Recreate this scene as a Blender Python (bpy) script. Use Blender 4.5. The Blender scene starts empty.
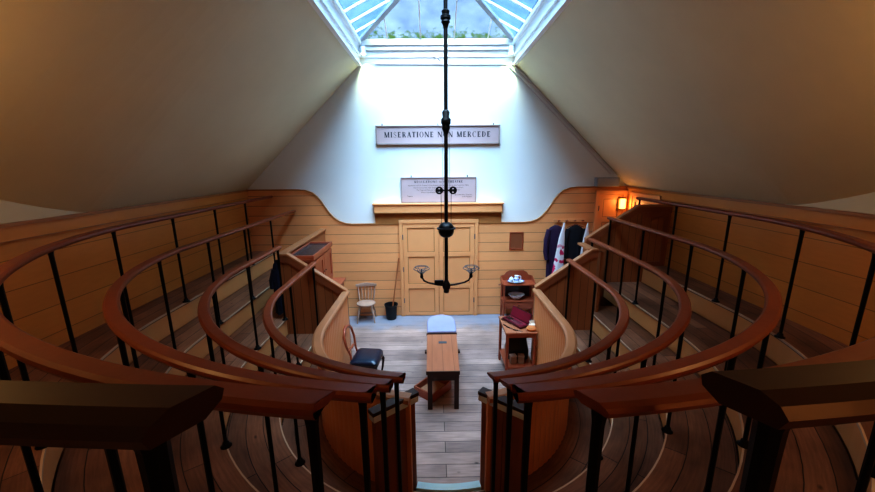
import bpy, math, random
from mathutils import Vector, Matrix
random.seed(7)
C = bpy.context.scene.collection
PI = math.pi

# ------------------------------------------------------------------ materials
def mat(name, col, rough=.6, metal=0., spec=.5, noise=None, groove=None, bump=.3, streak=None, emit=None, coat=0.):
    """noise=(scale, amount, stretch xyz); groove=list of (axis, spacing, width, darkness)"""
    m = bpy.data.materials.new(name); m.use_nodes = True
    nt = m.node_tree; N = nt.nodes; L = nt.links
    b = N['Principled BSDF']
    b.inputs['Roughness'].default_value = rough; b.inputs['Metallic'].default_value = metal
    b.inputs['Specular IOR Level'].default_value = spec
    b.inputs['Coat Weight'].default_value = coat
    b.inputs['Coat Roughness'].default_value = .25
    c = N.new('ShaderNodeRGB'); c.outputs[0].default_value = (*col, 1); out = c.outputs[0]
    height = None
    tc = N.new('ShaderNodeTexCoord')
    def math_(op, a, bb=None, clamp=False):
        n = N.new('ShaderNodeMath'); n.operation = op; n.use_clamp = clamp
        for i, v in enumerate((a, bb)):
            if v is None: continue
            if isinstance(v, (int, float)): n.inputs[i].default_value = v
            else: L.new(v, n.inputs[i])
        return n.outputs[0]
    def mul(colr, fac):
        n = N.new('ShaderNodeVectorMath'); n.operation = 'SCALE'
        L.new(colr, n.inputs[0]); L.new(fac, n.inputs['Scale']); return n.outputs[0]
    if noise:
        for (sc, amt, st) in (noise if isinstance(noise, list) else [noise]):
            mp = N.new('ShaderNodeMapping'); mp.inputs['Scale'].default_value = st
            L.new(tc.outputs['Object'], mp.inputs[0])
            n = N.new('ShaderNodeTexNoise'); n.inputs['Scale'].default_value = sc; n.inputs['Detail'].default_value = 5
            L.new(mp.outputs[0], n.inputs['Vector'])
            f = math_('ADD', math_('MULTIPLY', math_('SUBTRACT', n.outputs[0], .5), 2*amt), 1.)
            out = mul(out, f)
            height = n.outputs[0]
    if groove:
        sep = N.new('ShaderNodeSeparateXYZ'); L.new(tc.outputs['Object'], sep.inputs[0])
        for ax, sp, w, dk in groove:
            v = math_('DIVIDE', sep.outputs['XYZ'.index(ax)], sp)
            fr = math_('FRACT', v)
            d = math_('ABSOLUTE', math_('SUBTRACT', fr, .5))          # .5 at the joint
            g = math_('GREATER_THAN', d, .5 - w/sp/2)
            out = mul(out, math_('SUBTRACT', 1., math_('MULTIPLY', g, dk)))
            # board to board tone
            wn = N.new('ShaderNodeTexWhiteNoise'); wn.noise_dimensions = '1D'
            L.new(math_('FLOOR', v), wn.inputs['W'])
            out = mul(out, math_('ADD', .95, math_('MULTIPLY', wn.outputs['Value'], .1)))
            gi = math_('SUBTRACT', 1., g)
            height = gi if height is None else math_('ADD', math_('MULTIPLY', height, .15), gi)
    L.new(out, b.inputs['Base Color'])
    if height is not None and bump:
        bp = N.new('ShaderNodeBump'); bp.inputs['Strength'].default_value = bump; bp.inputs['Distance'].default_value = .01
        L.new(height, bp.inputs['Height']); L.new(bp.outputs[0], b.inputs['Normal'])
    if emit:
        b.inputs['Emission Color'].default_value = (*emit[:3], 1); b.inputs['Emission Strength'].default_value = emit[3]
    return m

def plank_mat(name, c1, c2, mortar, uv, bw, rh, rough=.55, knots=True, wear=.35):
    m = bpy.data.materials.new(name); m.use_nodes = True
    nt = m.node_tree; N = nt.nodes; L = nt.links; b = N['Principled BSDF']
    tc = N.new('ShaderNodeTexCoord'); src = tc.outputs['UV' if uv else 'Object']
    br = N.new('ShaderNodeTexBrick'); L.new(src, br.inputs['Vector'])
    br.inputs['Color1'].default_value = (*c1, 1); br.inputs['Color2'].default_value = (*c2, 1)
    br.inputs['Mortar'].default_value = (*mortar, 1); br.inputs['Scale'].default_value = 1
    br.inputs['Mortar Size'].default_value = .0035; br.inputs['Mortar Smooth'].default_value = .1
    br.inputs['Brick Width'].default_value = bw; br.inputs['Row Height'].default_value = rh
    br.offset = .43; br.offset_frequency = 2
    def noise(scale, st, det=6):
        mp = N.new('ShaderNodeMapping'); mp.inputs['Scale'].default_value = st; L.new(src, mp.inputs[0])
        n = N.new('ShaderNodeTexNoise'); n.inputs['Scale'].default_value = scale; n.inputs['Detail'].default_value = det
        L.new(mp.outputs[0], n.inputs['Vector']); return n.outputs[0]
    def ramp(v, a, bb, lo, hi):
        n = N.new('ShaderNodeMapRange'); L.new(v, n.inputs[0])
        n.inputs[1].default_value = a; n.inputs[2].default_value = bb; n.inputs[3].default_value = lo; n.inputs[4].default_value = hi
        return n.outputs[0]
    def mul(c, f):
        n = N.new('ShaderNodeVectorMath'); n.operation = 'SCALE'; L.new(c, n.inputs[0]); L.new(f, n.inputs['Scale']); return n.outputs[0]
    c = mul(br.outputs['Color'], ramp(noise(4, (1, 14, 1)), .3, .7, .78, 1.18))     # grain
    c = mul(c, ramp(noise(1.6, (1, 1.3, 1)), .3, .7, 1-wear, 1+wear*.6))            # wear patches
    if knots:
        vo = N.new('ShaderNodeTexVoronoi'); vo.inputs['Scale'].default_value = 2.6
        mp = N.new('ShaderNodeMapping'); mp.inputs['Scale'].default_value = (1, 1.8, 1); L.new(src, mp.inputs[0]); L.new(mp.outputs[0], vo.inputs['Vector'])
        c = mul(c, ramp(vo.outputs['Distance'], .03, .085, .35, 1.))
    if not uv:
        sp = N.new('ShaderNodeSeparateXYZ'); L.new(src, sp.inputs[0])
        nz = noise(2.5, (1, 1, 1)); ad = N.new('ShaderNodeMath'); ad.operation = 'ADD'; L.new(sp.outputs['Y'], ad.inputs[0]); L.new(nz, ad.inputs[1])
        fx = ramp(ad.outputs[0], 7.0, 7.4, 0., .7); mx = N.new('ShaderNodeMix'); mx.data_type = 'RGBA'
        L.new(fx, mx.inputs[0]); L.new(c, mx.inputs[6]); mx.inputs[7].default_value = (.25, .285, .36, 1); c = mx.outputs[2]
    L.new(c, b.inputs['Base Color'])
    b.inputs['Roughness'].default_value = rough
    bp = N.new('ShaderNodeBump'); bp.inputs['Strength'].default_value = .35; bp.inputs['Distance'].default_value = .006
    L.new(br.outputs['Fac'], bp.inputs['Height']); bp.invert = True; L.new(bp.outputs[0], b.inputs['Normal'])
    return m

M = {}
TAN = (.78, .37, .165)
M['board'] = mat('painted_boards', TAN, .45, groove=[('Z', .196, .010, .6)], noise=[(1.2, .10, (1, 1, 1)), (5, .06, (1, 1, 6))])
M['paint'] = mat('tan_paint', TAN, .42, noise=[(2, .08, (1, 1, 1))])
M['riser'] = mat('riser_paint', (.76, .40, .17), .5, noise=[(2.5, .12, (1, 1, 1))])
M['trim'] = mat('cap_wood', (.40, .18, .065), .4, noise=[(6, .15, (1, 1, 1))])
M['sideboard'] = mat('side_boards', (.64, .29, .08), .36, groove=[('Z', .262, .007, .55)], noise=[(.9, .22, (1, 1, 1)), (5, .07, (1, 1, 6))])
M['sidepaint'] = mat('side_paint', (.64, .29, .08), .36, noise=[(.9, .2, (1, 1, 1))])
M['match'] = mat('matchboarding', (.76, .35, .15), .4, noise=[(3, .12, (1, 1, .3))])
M['plaster'] = mat('white_plaster', (.72, .735, .73), .9, noise=[(2.5, .03, (1, 1, 1))], bump=.15)
M['cream'] = mat('cream_plaster', (.68, .61, .44), .85, noise=[(.7, .09, (1, 1, 1)), (3, .035, (1, 1, 1))], bump=.1)
M['white'] = mat('white_gloss_paint', (.86, .88, .88), .4, noise=[(5, .03, (1, 1, 1))], bump=.05)
M['rail'] = mat('mahogany', (.25, .068, .03), .38, noise=[(3, .25, (1, 1, 1)), (22, .10, (1, 1, 3))], bump=.08, coat=.12)
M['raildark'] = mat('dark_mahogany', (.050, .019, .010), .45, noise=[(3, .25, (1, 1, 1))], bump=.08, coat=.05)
M['caprail'] = mat('pine_cap', (.42, .19, .09), .35, noise=[(5, .15, (1, 1, 1))], bump=.08, coat=.2)
M['iron'] = mat('black_iron', (.010, .010, .011), .42, .6, noise=[(20, .2, (1, 1, 1))], bump=.1)
M['brownboard'] = mat('brown_boarding', (.33, .13, .055), .4, groove=[('X', .115, .007, .6)], noise=[(3, .12, (1, 1, .25))])
M['brown'] = mat('brown_wood', (.27, .095, .045), .4, noise=[(4, .2, (1, 1, .4))], bump=.1)
M['mahog'] = mat('red_mahogany', (.34, .085, .04), .33, noise=[(5, .2, (1, 1, .4))], bump=.06, coat=.3)
M['darkwood'] = mat('dark_wood', (.045, .018, .012), .35, noise=[(5, .2, (1, 1, 1))], bump=.06)
M['nosing'] = mat('pale_nosing', (.66, .50, .36), .4, noise=[(8, .12, (1, 1, 1))], bump=.05)
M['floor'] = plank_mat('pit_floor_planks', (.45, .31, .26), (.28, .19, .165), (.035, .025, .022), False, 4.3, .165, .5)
M['tread'] = plank_mat('tread_planks', (.31, .155, .095), (.19, .09, .055), (.02, .012, .01), True, 1.7, .152, .45, wear=.5)
M['tabletop'] = mat('scrubbed_deal', (.42, .155, .075), .45, groove=[('X', .145, .006, .45)], noise=[(4, .2, (4, .6, 1)), (1.5, .15, (1, 1, 1))], bump=.1)
M['canvas'] = mat('pale_blue_cloth', (.31, .30, .43), .6, noise=[(4, .12, (1, 1, 1))])
M['blueleather'] = mat('navy_leather', (.008, .018, .04), .3, noise=[(14, .2, (1, 1, 1))], bump=.15, coat=.3)
M['palewood'] = mat('worn_pale_wood', (.42, .27, .20), .6, noise=[(9, .25, (1, 1, .6))])
M['bucket'] = mat('black_bucket', (.008, .009, .011), .45, noise=[(8, .2, (1, 1, 1))])
M['broomwood'] = mat('broom_wood', (.42, .15, .06), .45, noise=[(6, .15, (1, 1, .3))])
M['sand'] = mat('sawdust', (.50, .27, .16), .95, noise=[(30, .25, (1, 1, 1))])
M['china'] = mat('white_china', (.72, .78, .85), .15, noise=[(9, .05, (1, 1, 1))], bump=.02)
M['blueprint'] = mat('blue_glaze', (.05, .12, .42), .2, noise=[(25, .5, (1, 1, 1))], bump=.02)
M['redvelvet'] = mat('crimson_velvet', (.20, .004, .02), .75, noise=[(14, .2, (1, 1, 1))])
M['leathercase'] = mat('case_leather', (.10, .012, .02), .35, noise=[(12, .2, (1, 1, 1))])
M['steel'] = mat('bright_steel', (.62, .63, .66), .25, 1., noise=[(12, .1, (1, 1, 1))])
M['linen'] = mat('cream_linen', (.78, .70, .58), .9, noise=[(30, .12, (1, 1, 1))], bump=.4)
M['bandage'] = mat('rust_sponge', (.60, .21, .07), .9, noise=[(28, .3, (1, 1, 1))], bump=.6)
M['blackleather'] = mat('black_leather', (.012, .010, .011), .4, noise=[(12, .2, (1, 1, 1))])
M['cardboard'] = mat('dull_wood_box', (.30, .17, .11), .6, noise=[(10, .2, (1, 1, 1))])
M['navy'] = mat('navy_cloth', (.008, .012, .035), .9, noise=[(18, .3, (1, 1, 1))])
M['purple'] = mat('purple_cloth', (.028, .010, .045), .85, noise=[(16, .3, (1, 1, 1))])
M['blackcloth'] = mat('black_cloth', (.012, .012, .018), .9, noise=[(16, .3, (1, 1, 1))])
M['whitecloth'] = mat('white_cloth', (.78, .80, .86), .9, noise=[(14, .08, (1, 1, 1))])
M['sign'] = mat('sign_board', (.46, .335, .325), .6, noise=[(6, .05, (1, 1, 1))], bump=.03)
M['signframe'] = mat('sign_frame', (.33, .25, .23), .5, noise=[(10, .1, (1, 1, 1))])
M['ink'] = mat('black_lettering', (.03, .027, .035), .7, noise=[(30, .1, (1, 1, 1))])
M['inkfaint'] = mat('faded_lettering', (.07, .055, .06), .7, noise=[(30, .1, (1, 1, 1))])
M['greyplastic'] = mat('grey_box_paint', (.36, .38, .42), .5, noise=[(6, .08, (1, 1, 1))])
M['lead'] = mat('grey_lead', (.10, .11, .13), .5, .3, noise=[(6, .1, (1, 1, 1))])
M['greycap'] = mat('grey_cap_strip', (.62, .60, .62), .4, noise=[(10, .1, (1, 1, 1))])
M['bluenose'] = mat('pale_blue_strip', (.55, .76, .80), .35, noise=[(8, .06, (1, 1, 1))], bump=.03)
M['bluegrey'] = mat('blue_grey_strip', (.62, .66, .72), .35, noise=[(10, .1, (1, 1, 1))])
M['lining'] = mat('dark_tray_lining', (.03, .035, .045), .18, noise=[(6, .3, (1, 1, 1))], bump=.03)
M['brass'] = mat('dull_brass', (.35, .22, .09), .35, .9, noise=[(12, .1, (1, 1, 1))])
M['wire'] = mat('grey_wire', (.28, .28, .30), .35, .8, noise=[(12, .1, (1, 1, 1))])
M['lampglow'] = mat('amber_lamp_glass', (1, .62, .25), .3, noise=[(6, .05, (1, 1, 1))], emit=(1, .50, .14, 2.2))
M['spotglow'] = mat('spot_lens', (.9, 1, .8), .3, noise=[(6, .05, (1, 1, 1))], emit=(.9, 1, .6, 4))

# stained apron
m = mat('stained_apron', (.78, .76, .80), .9, noise=[(14, .08, (1, 1, 1))]); M['apron'] = m
nt = m.node_tree; N = nt.nodes; L = nt.links
src = N['Principled BSDF'].inputs['Base Color'].links[0].from_socket
tc = N.new('ShaderNodeTexCoord'); n = N.new('ShaderNodeTexNoise'); n.inputs['Scale'].default_value = 7; L.new(tc.outputs['Object'], n.inputs['Vector'])
r = N.new('ShaderNodeMapRange'); r.inputs[1].default_value = .50; r.inputs[2].default_value = .56; L.new(n.outputs[0], r.inputs[0])
sp = N.new('ShaderNodeSeparateXYZ'); L.new(tc.outputs['Object'], sp.inputs[0])
r2 = N.new('ShaderNodeMapRange'); r2.inputs[1].default_value = -.38; r2.inputs[2].default_value = -.5; L.new(sp.outputs['Z'], r2.inputs[0])
mm = N.new('ShaderNodeMath'); mm.operation = 'MULTIPLY'; L.new(r.outputs[0], mm.inputs[0]); L.new(r2.outputs[0], mm.inputs[1])
mx = N.new('ShaderNodeMix'); mx.data_type = 'RGBA'; L.new(mm.outputs[0], mx.inputs[0]); L.new(src, mx.inputs[6]); mx.inputs[7].default_value = (.62, .03, .13, 1)
L.new(mx.outputs[2], N['Principled BSDF'].inputs['Base Color'])

# skylight glass: frosted, weathered, moss at the foot
def glass_mat(name, tint, moss):
    m = bpy.data.materials.new(name); m.use_nodes = True
    nt = m.node_tree; N = nt.nodes; L = nt.links; N.remove(N['Principled BSDF']); out = N['Material Output']
    tr = N.new('ShaderNodeBsdfTransparent'); tl = N.new('ShaderNodeBsdfTranslucent'); gl = N.new('ShaderNodeBsdfGlossy')
    gl.inputs['Roughness'].default_value = .1; gl.inputs['Color'].default_value = (.5, .5, .5, 1)
    tc = N.new('ShaderNodeTexCoord')
    n = N.new('ShaderNodeTexNoise'); n.inputs['Scale'].default_value = 2.2; n.inputs['Detail'].default_value = 8; L.new(tc.outputs['Object'], n.inputs[0])
    cr = N.new('ShaderNodeValToRGB'); L.new(n.outputs[0], cr.inputs[0])
    cr.color_ramp.elements[0].position = .32; cr.color_ramp.elements[0].color = (tint[0]*.55, tint[1]*.6, tint[2]*.7, 1)
    cr.color_ramp.elements[1].position = .68; cr.color_ramp.elements[1].color = (*tint, 1)
    col = cr.outputs[0]
    if moss:
        sp = N.new('ShaderNodeSeparateXYZ'); L.new(tc.outputs['Object'], sp.inputs[0])
        n2 = N.new('ShaderNodeTexNoise'); n2.inputs['Scale'].default_value = 9; n2.inputs['Detail'].default_value = 6; L.new(tc.outputs['Object'], n2.inputs[0])
        a = N.new('ShaderNodeMapRange'); L.new(sp.outputs['Z'], a.inputs[0]); a.inputs[1].default_value = 5.58; a.inputs[2].default_value = 5.38; a.inputs[3].default_value = -.15; a.inputs[4].default_value = .26
        s = N.new('ShaderNodeMath'); s.operation = 'ADD'; L.new(a.outputs[0], s.inputs[0]); L.new(n2.outputs[0], s.inputs[1])
        b = N.new('ShaderNodeMapRange'); L.new(s.outputs[0], b.inputs[0]); b.inputs[1].default_value = .66; b.inputs[2].default_value = .84
        mx = N.new('ShaderNodeMix'); mx.data_type = 'RGBA'; L.new(b.outputs[0], mx.inputs[0]); L.new(col, mx.inputs[6]); mx.inputs[7].default_value = (.10, .20, .055, 1)
        col = mx.outputs[2]
    L.new(col, tr.inputs[0]); L.new(col, tl.inputs[0])
    m1 = N.new('ShaderNodeMixShader'); m1.inputs[0].default_value = .015; L.new(tr.outputs[0], m1.inputs[1]); L.new(tl.outputs[0], m1.inputs[2])
    m2 = N.new('ShaderNodeMixShader'); m2.inputs[0].default_value = .05; L.new(m1.outputs[0], m2.inputs[1]); L.new(gl.outputs[0], m2.inputs[2])
    L.new(m2.outputs[0], out.inputs['Surface'])
    return m
M['glass'] = glass_mat('weathered_glass', (.42, .56, .74), True)
M['glass_side'] = glass_mat('blue_glass', (.26, .50, .80), False)

# ------------------------------------------------------------------ mesh builder
class MB:
    def __init__(s): s.v = []; s.f = []; s.uv = None; s.uvs = {}
    def add(s, vs, fs):
        o = len(s.v); s.v += [tuple(p) for p in vs]; s.f += [tuple(i+o for i in f) for f in fs]; return s
    def box(s, x0, x1, y0, y1, z0, z1, rot=0, piv=None):
        vs = [(x, y, z) for z in (z0, z1) for (x, y) in ((x0, y0), (x1, y0), (x1, y1), (x0, y1))]
        if rot:
            px, py = piv if piv else ((x0+x1)/2, (y0+y1)/2); c, t = math.cos(rot), math.sin(rot)
            vs = [(px+(x-px)*c-(y-py)*t, py+(x-px)*t+(y-py)*c, z) for x, y, z in vs]
        s.add(vs, [(0, 3, 2, 1), (4, 5, 6, 7), (0, 1, 5, 4), (1, 2, 6, 5), (2, 3, 7, 6), (3, 0, 4, 7)]); return s
    def prism(s, poly, a, b, axis='Y'):
        """poly of 2-D points, extruded from a to b along the axis"""
        n = len(poly)
        def P(p, t): return {'Y': (p[0], t, p[1]), 'X': (t, p[0], p[1]), 'Z': (p[0], p[1], t)}[axis]
        s.add([P(p, a) for p in poly]+[P(p, b) for p in poly],
              [tuple(range(n)), tuple(reversed(range(n, 2*n)))]+[(i, n+i, n+(i+1) % n, (i+1) % n) for i in range(n)]); return s
    def loft(s, rings, cap=True, close=True):
        n = len(rings[0]); vs = [p for r in rings for p in r]; fs = []
        for k in range(len(rings)-1):
            for i in range(n if close else n-1):
                j = (i+1) % n; fs.append((k*n+i, k*n+j, (k+1)*n+j, (k+1)*n+i))
        if cap: fs += [tuple(reversed(range(n))), tuple(range((len(rings)-1)*n, len(rings)*n))]
        s.add(vs, fs); return s
    def tube(s, pts, r, n=8, cap=True):
        pts = [Vector(p) for p in pts]; rs = r if isinstance(r, (list, tuple)) else [r]*len(pts); rings = []
        up = None
        for i, p in enumerate(pts):
            t = (pts[min(i+1, len(pts)-1)]-pts[max(i-1, 0)]).normalized()
            if up is None:
                up = Vector((0, 0, 1)) if abs(t.z) < .9 else Vector((1, 0, 0))
            a = t.cross(up).normalized(); b = a.cross(t).normalized(); up = b
            rings.append([p+rs[i]*(a*math.cos(2*PI*k/n)+b*math.sin(2*PI*k/n)) for k in range(n)])
        return s.loft(rings, cap)
    def lathe(s, prof, cx=0, cy=0, n=20, cap=True, sx=1, sy=1):
        rings = [[(cx+r*sx*math.cos(2*PI*k/n), cy+r*sy*math.sin(2*PI*k/n), z) for k in range(n)] for r, z in prof]
        return s.loft(rings, cap)
    def build(s, name, m, parent=None, smooth=False, bevel=0, loc=None):
        me = bpy.data.meshes.new(name); me.from_pydata(s.v, [], s.f); me.validate(); me.update()
        if s.uvs:
            ul = me.uv_layers.new(name='UVMap')
            for lp in me.loops: ul.data[lp.index].uv = s.uvs.get(lp.vertex_index, (0, 0))
        import bmesh
        bm = bmesh.new(); bm.from_mesh(me); bmesh.ops.recalc_face_normals(bm, faces=bm.faces); bm.to_mesh(me); bm.free()
        me.materials.append(M[m] if isinstance(m, str) else m)
        if smooth:
            for p in me.polygons: p.use_smooth = True
        o = bpy.data.objects.new(name, me); C.objects.link(o)
        if smooth:
            md = o.modifiers.new('split', 'EDGE_SPLIT'); md.split_angle = math.radians(50)
        if bevel:
            md = o.modifiers.new('bevel', 'BEVEL'); md.width = bevel; md.segments = 2; md.limit_method = 'ANGLE'
        if parent: o.parent = parent
        if loc: o.location = loc
        return o
def tag(o, label, cat, group=None):
    o['label'] = label; o['category'] = cat
    if group: o['group'] = group
    return o
def thing(name, label, cat, loc=(0, 0, 0), rz=0, group=None):
    o = bpy.data.objects.new(name, None); C.objects.link(o); o.location = loc; o.rotation_euler = (0, 0, rz)
    o.empty_display_size = .1
    return tag(o, label, cat, group)
def struct(o): o['kind'] = 'structure'; return o

# ------------------------------------------------------------------ the plan of the standings
YC, D, W = 4.0, 7.3, 3.78
def curve(aL, aR, b, yL, yR, t0=0., t1=PI, step=.10):
    """plan line of a horseshoe: down the left side, round the front, up the right side"""
    pts = []
    if t0 == 0.:
        n = max(1, int((yL-YC)/.25))
        for i in range(n): pts.append((-aL, yL+(YC-yL)*i/n))
    n = 56
    for i in range(n+1):
        t = t0+(t1-t0)*i/n; a = aL if t < PI/2 else aR
        pts.append((-a*math.cos(t), YC-b*math.sin(t)))
    if t1 == PI:
        n = max(1, int((yR-YC)/.25))
        for i in range(1, n+1): pts.append((aR, YC+(yR-YC)*i/n))
    return pts
def strip(inner, outer, z, zlow, name):
    """a tread between two plan lines with its riser down to zlow"""
    n = len(inner); mb = MB(); u = 0
    for i in range(n):
        if i:
            mid0 = ((inner[i-1][0]+outer[i-1][0])/2, (inner[i-1][1]+outer[i-1][1])/2); mid1 = ((inner[i][0]+outer[i][0])/2, (inner[i][1]+outer[i][1])/2)
            u += math.dist(mid0, mid1)
        w = math.dist(inner[i], outer[i])
        mb.v += [(*inner[i], z), (*outer[i], z), (*outer[i], z-.03), (*inner[i], z-.03)]
        for k, vv in enumerate((0, w, w, 0)): mb.uvs[4*i+k] = (u, vv)
        if i: a, b = 4*(i-1), 4*i; mb.f += [(a, a+1, b+1, b), (a+3, b+3, b+2, a+2), (a, b, b+3, a+3), (a+1, a+2, b+2, b+1)]
    mb.f += [(0, 3, 2, 1), (4*n-4, 4*n-3, 4*n-2, 4*n-1)]
    o = struct(mb.build(name, 'tread'))
    # riser
    mb = MB(); rings = []
    for i in range(n):
        a, b = inner[max(i-1, 0)], inner[min(i+1, n-1)]; t = Vector((b[0]-a[0], b[1]-a[1])).normalized(); nx, ny = -t.y, t.x
        # outward = away from the pit
        if (nx*(outer[i][0]-inner[i][0])+ny*(outer[i][1]-inner[i][1])) < 0: nx, ny = -nx, -ny
        p = inner[i]; q0 = (p[0]+nx*.012, p[1]+ny*.012); q1 = (p[0]+nx*.03, p[1]+ny*.03)
        rings.append([(*q0, zlow), (*q0, z-.03), (*q1, z-.03), (*q1, zlow)])
    mb.loft(rings); mb.build('riser', 'riser', o)
    mb = MB(); rings = []
    for i in range(n):
        a, b = inner[max(i-1, 0)], inner[min(i+1, n-1)]; t = Vector((b[0]-a[0], b[1]-a[1])).normalized(); nx, ny = -t.y, t.x
        if (nx*(outer[i][0]-inner[i][0])+ny*(outer[i][1]-inner[i][1])) < 0: nx, ny = -nx, -ny
        p = inner[i]
        rings.append([(p[0]-nx*.007, p[1]-ny*.007, z-.019), (p[0]-nx*.007, p[1]-ny*.007, z+.002), (p[0]+nx*.005, p[1]+ny*.005, z+.002), (p[0]+nx*.005, p[1]+ny*.005, z-.019)])
    mb.loft(rings); mb.build('nosing', 'nosing', o)
    return o
LV = [.38, .64, .905, 1.165, 1.44, 1.72]      # levels from the pit up
RA = [(1.42, 1.42, 1.42), (1.85, 1.87, 1.84), (2.32, 2.29, 2.30), (2.86, 2.77, 2.74), (3.29, 3.39, 3.20), (3.76, 3.76, 3.45)]
YLe = [5.15, 5.15, D, D, D]; YRe = [5.15, 5.15, 5.45, 5.85, 5.85]
def cu(k, yL, yR): return curve(*RA[k], yL, yR)
def y_top(x): return .60+(.045 if x < 0 else .075)*x*x
def out_to_edge(p):
    if p[1] >= YC: return (math.copysign(3.775, p[0]), p[1])
    k = 1.
    while True:
        x, y = p[0]*k, YC+(p[1]-YC)*k
        if abs(x) >= 3.775 or y <= y_top(x): return (x, y)
        k += .004
names = ['floor_1', 'floor_2', 'floor_3', 'floor_4', 'floor_5']
for k in range(5):
    inner = cu(k, YLe[k], YRe[k]); outer = cu(k+1, YLe[k], YRe[k]) if k < 4 else [out_to_edge(p) for p in inner]
    strip(inner, outer, LV[k], LV[k-1] if k else 0., names[k])
# the standing at the very back where the camera stands
fr = [(-3.775+7.55*i/40, y_top(-3.775+7.55*i/40)) for i in range(41)]
strip(fr, [(p[0], -1.28) for p in fr], LV[5], LV[4], 'floor_6')

# ------------------------------------------------------------------ room shell
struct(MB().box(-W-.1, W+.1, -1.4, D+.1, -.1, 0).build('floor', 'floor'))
# back wall
struct(MB().box(-W-.12, W+.12, D, D+.15, 0, 5.34).build('wall_back', 'plaster'))
pl = [(-W, 0), (W, 0), (W, 2.662)]
cR = [(2.78, 2.662), (2.62, 2.648), (2.48, 2.595), (2.39, 2.52), (2.32, 2.43), (2.25, 2.31), (2.17, 2.19), (2.08, 2.09), (1.98, 2.02), (1.86, 1.98), (1.74, 1.967)]
cL = [(-x, z) for x, z in reversed(cR)]
pl2 = pl+cR+cL+[(-W, 2.662)]
o = struct(MB().prism(pl2, D-.03, D, 'Y').build('wall_back_panelling', 'board'))
top = [(W, 2.662)]+cR+cL+[(-W, 2.662)]
rings = [[(x, D-.048, z-.004), (x, D, z-.004), (x, D, z+.018), (x, D-.048, z+.018)] for x, z in top]
MB().loft(rings).build('capping', 'trim', o)
# board behind the shelf over the door
MB().box(-1.27, 1.26, D-.035, D-.002, 1.96, 2.3).build('head_board', 'trim', o)
# side walls
for s, nm in ((-1, 'left'), (1, 'right')):
    a, b = (s*W, s*(W+.12)) if s > 0 else (s*(W+.12), s*W)
    w = struct(MB().box(a, b, -1.4, D, 0, 2.66).build('wall_'+nm, 'sideboard'))
    x0, x1 = (W-.03, W) if s > 0 else (-W, -W+.03)
    MB().box(x0, x1, -1.3, D-.03, 2.525, 2.66).build('frieze_board', 'sidepaint', w)
    x0, x1 = (W-.055, W) if s > 0 else (-W, -W+.055)
    MB().box(x0, x1, -1.3, D-.03, 2.645, 2.675).build('capping', 'trim', w)
    x0, x1 = (W-.034, W) if s > 0 else (-W, -W+.034)
    MB().box(x0, x1, -1.3, D-.03, 2.519, 2.527).build('bead', 'trim', w)
struct(MB().box(-W-.1, W+.1, -1.45, -1.3, 0, 5.2).build('wall_front', 'cream'))
# sloping ceilings: the plaster runs up to the skylight; near the camera it springs from an arch above the wall
def spring(y): return 2.66+min(1.25, max(0, .36*(3.98-y))**1.35*1.1) if y < 3.98 else 2.66
SX, SZ = 1.42, 4.95
for s, nm in ((-1, 'left'), (1, 'right')):
    ys = [-1.35, -.6, 0, .6, 1.1, 1.6, 2, 2.3, 2.6, 2.8, 3, 3.15, 3.3, 3.45, 3.6, 3.75, 3.9, 4.0, 4.6, 5.4, 6.3, D]
    mb = MB(); n = 9
    for y in ys:
        z0 = spring(y)
        for i in range(n+1):
            t = i/n; mb.v.append((s*(W+(SX-W)*t), y, z0+(SZ-z0)*t))
    for i in range(len(ys)-1):
        for j in range(n): a = i*(n+1)+j; mb.f.append((a, a+1, a+n+2, a+n+1))
    o = struct(mb.build('ceiling_slope_'+nm, 'cream', smooth=False))
    mb = MB(); k = [y for y in ys if y <= 4.0]
    for y in k: mb.v += [(s*(W-.003), y, 2.6), (s*(W-.003), y, spring(y)+.03)]
    for i in range(len(k)-1): mb.f.append((2*i, 2*i+1, 2*i+3, 2*i+2))
    struct(mb.build('wall_upper_'+nm, 'cream'))
SY = 3.2   # near end of the skylight
struct(MB().box(-SX, SX, -1.4, SY, SZ, SZ+.1).build('ceiling', 'cream'))
# shaft and stepped lining of the skylight
GZ = 5.35
lin = struct(MB().box(-SX-.06, -SX, SY, D, SZ-.03, GZ).box(SX, SX+.06, SY, D, SZ-.03, GZ).box(-SX, SX, SY-.06, SY, SZ-.03, GZ).build('trim_1', 'white'))
b = MB()
for s in (-1, 1):
    for (d0, d1, z0, z1) in ((-.07, .02, SZ-.045, SZ-.015), (-.01, .025, SZ+.10, SZ+.13), (-.01, .05, GZ-.09, GZ-.03)):
        xs = sorted((s*(SX-d1), s*(SX-d0))); b.box(xs[0], xs[1], SY, D-.001, z0, z1)
b.build('moulding', 'white', lin)
b = MB()
b.box(-SX, SX, D-.05, D, GZ-.10, GZ).box(-SX, SX, D-.03, D, GZ-.18, GZ-.13).box(-SX, SX, D-.015, D, SZ+.10, SZ+.13)
b.build('cornice', 'white', lin)
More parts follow.
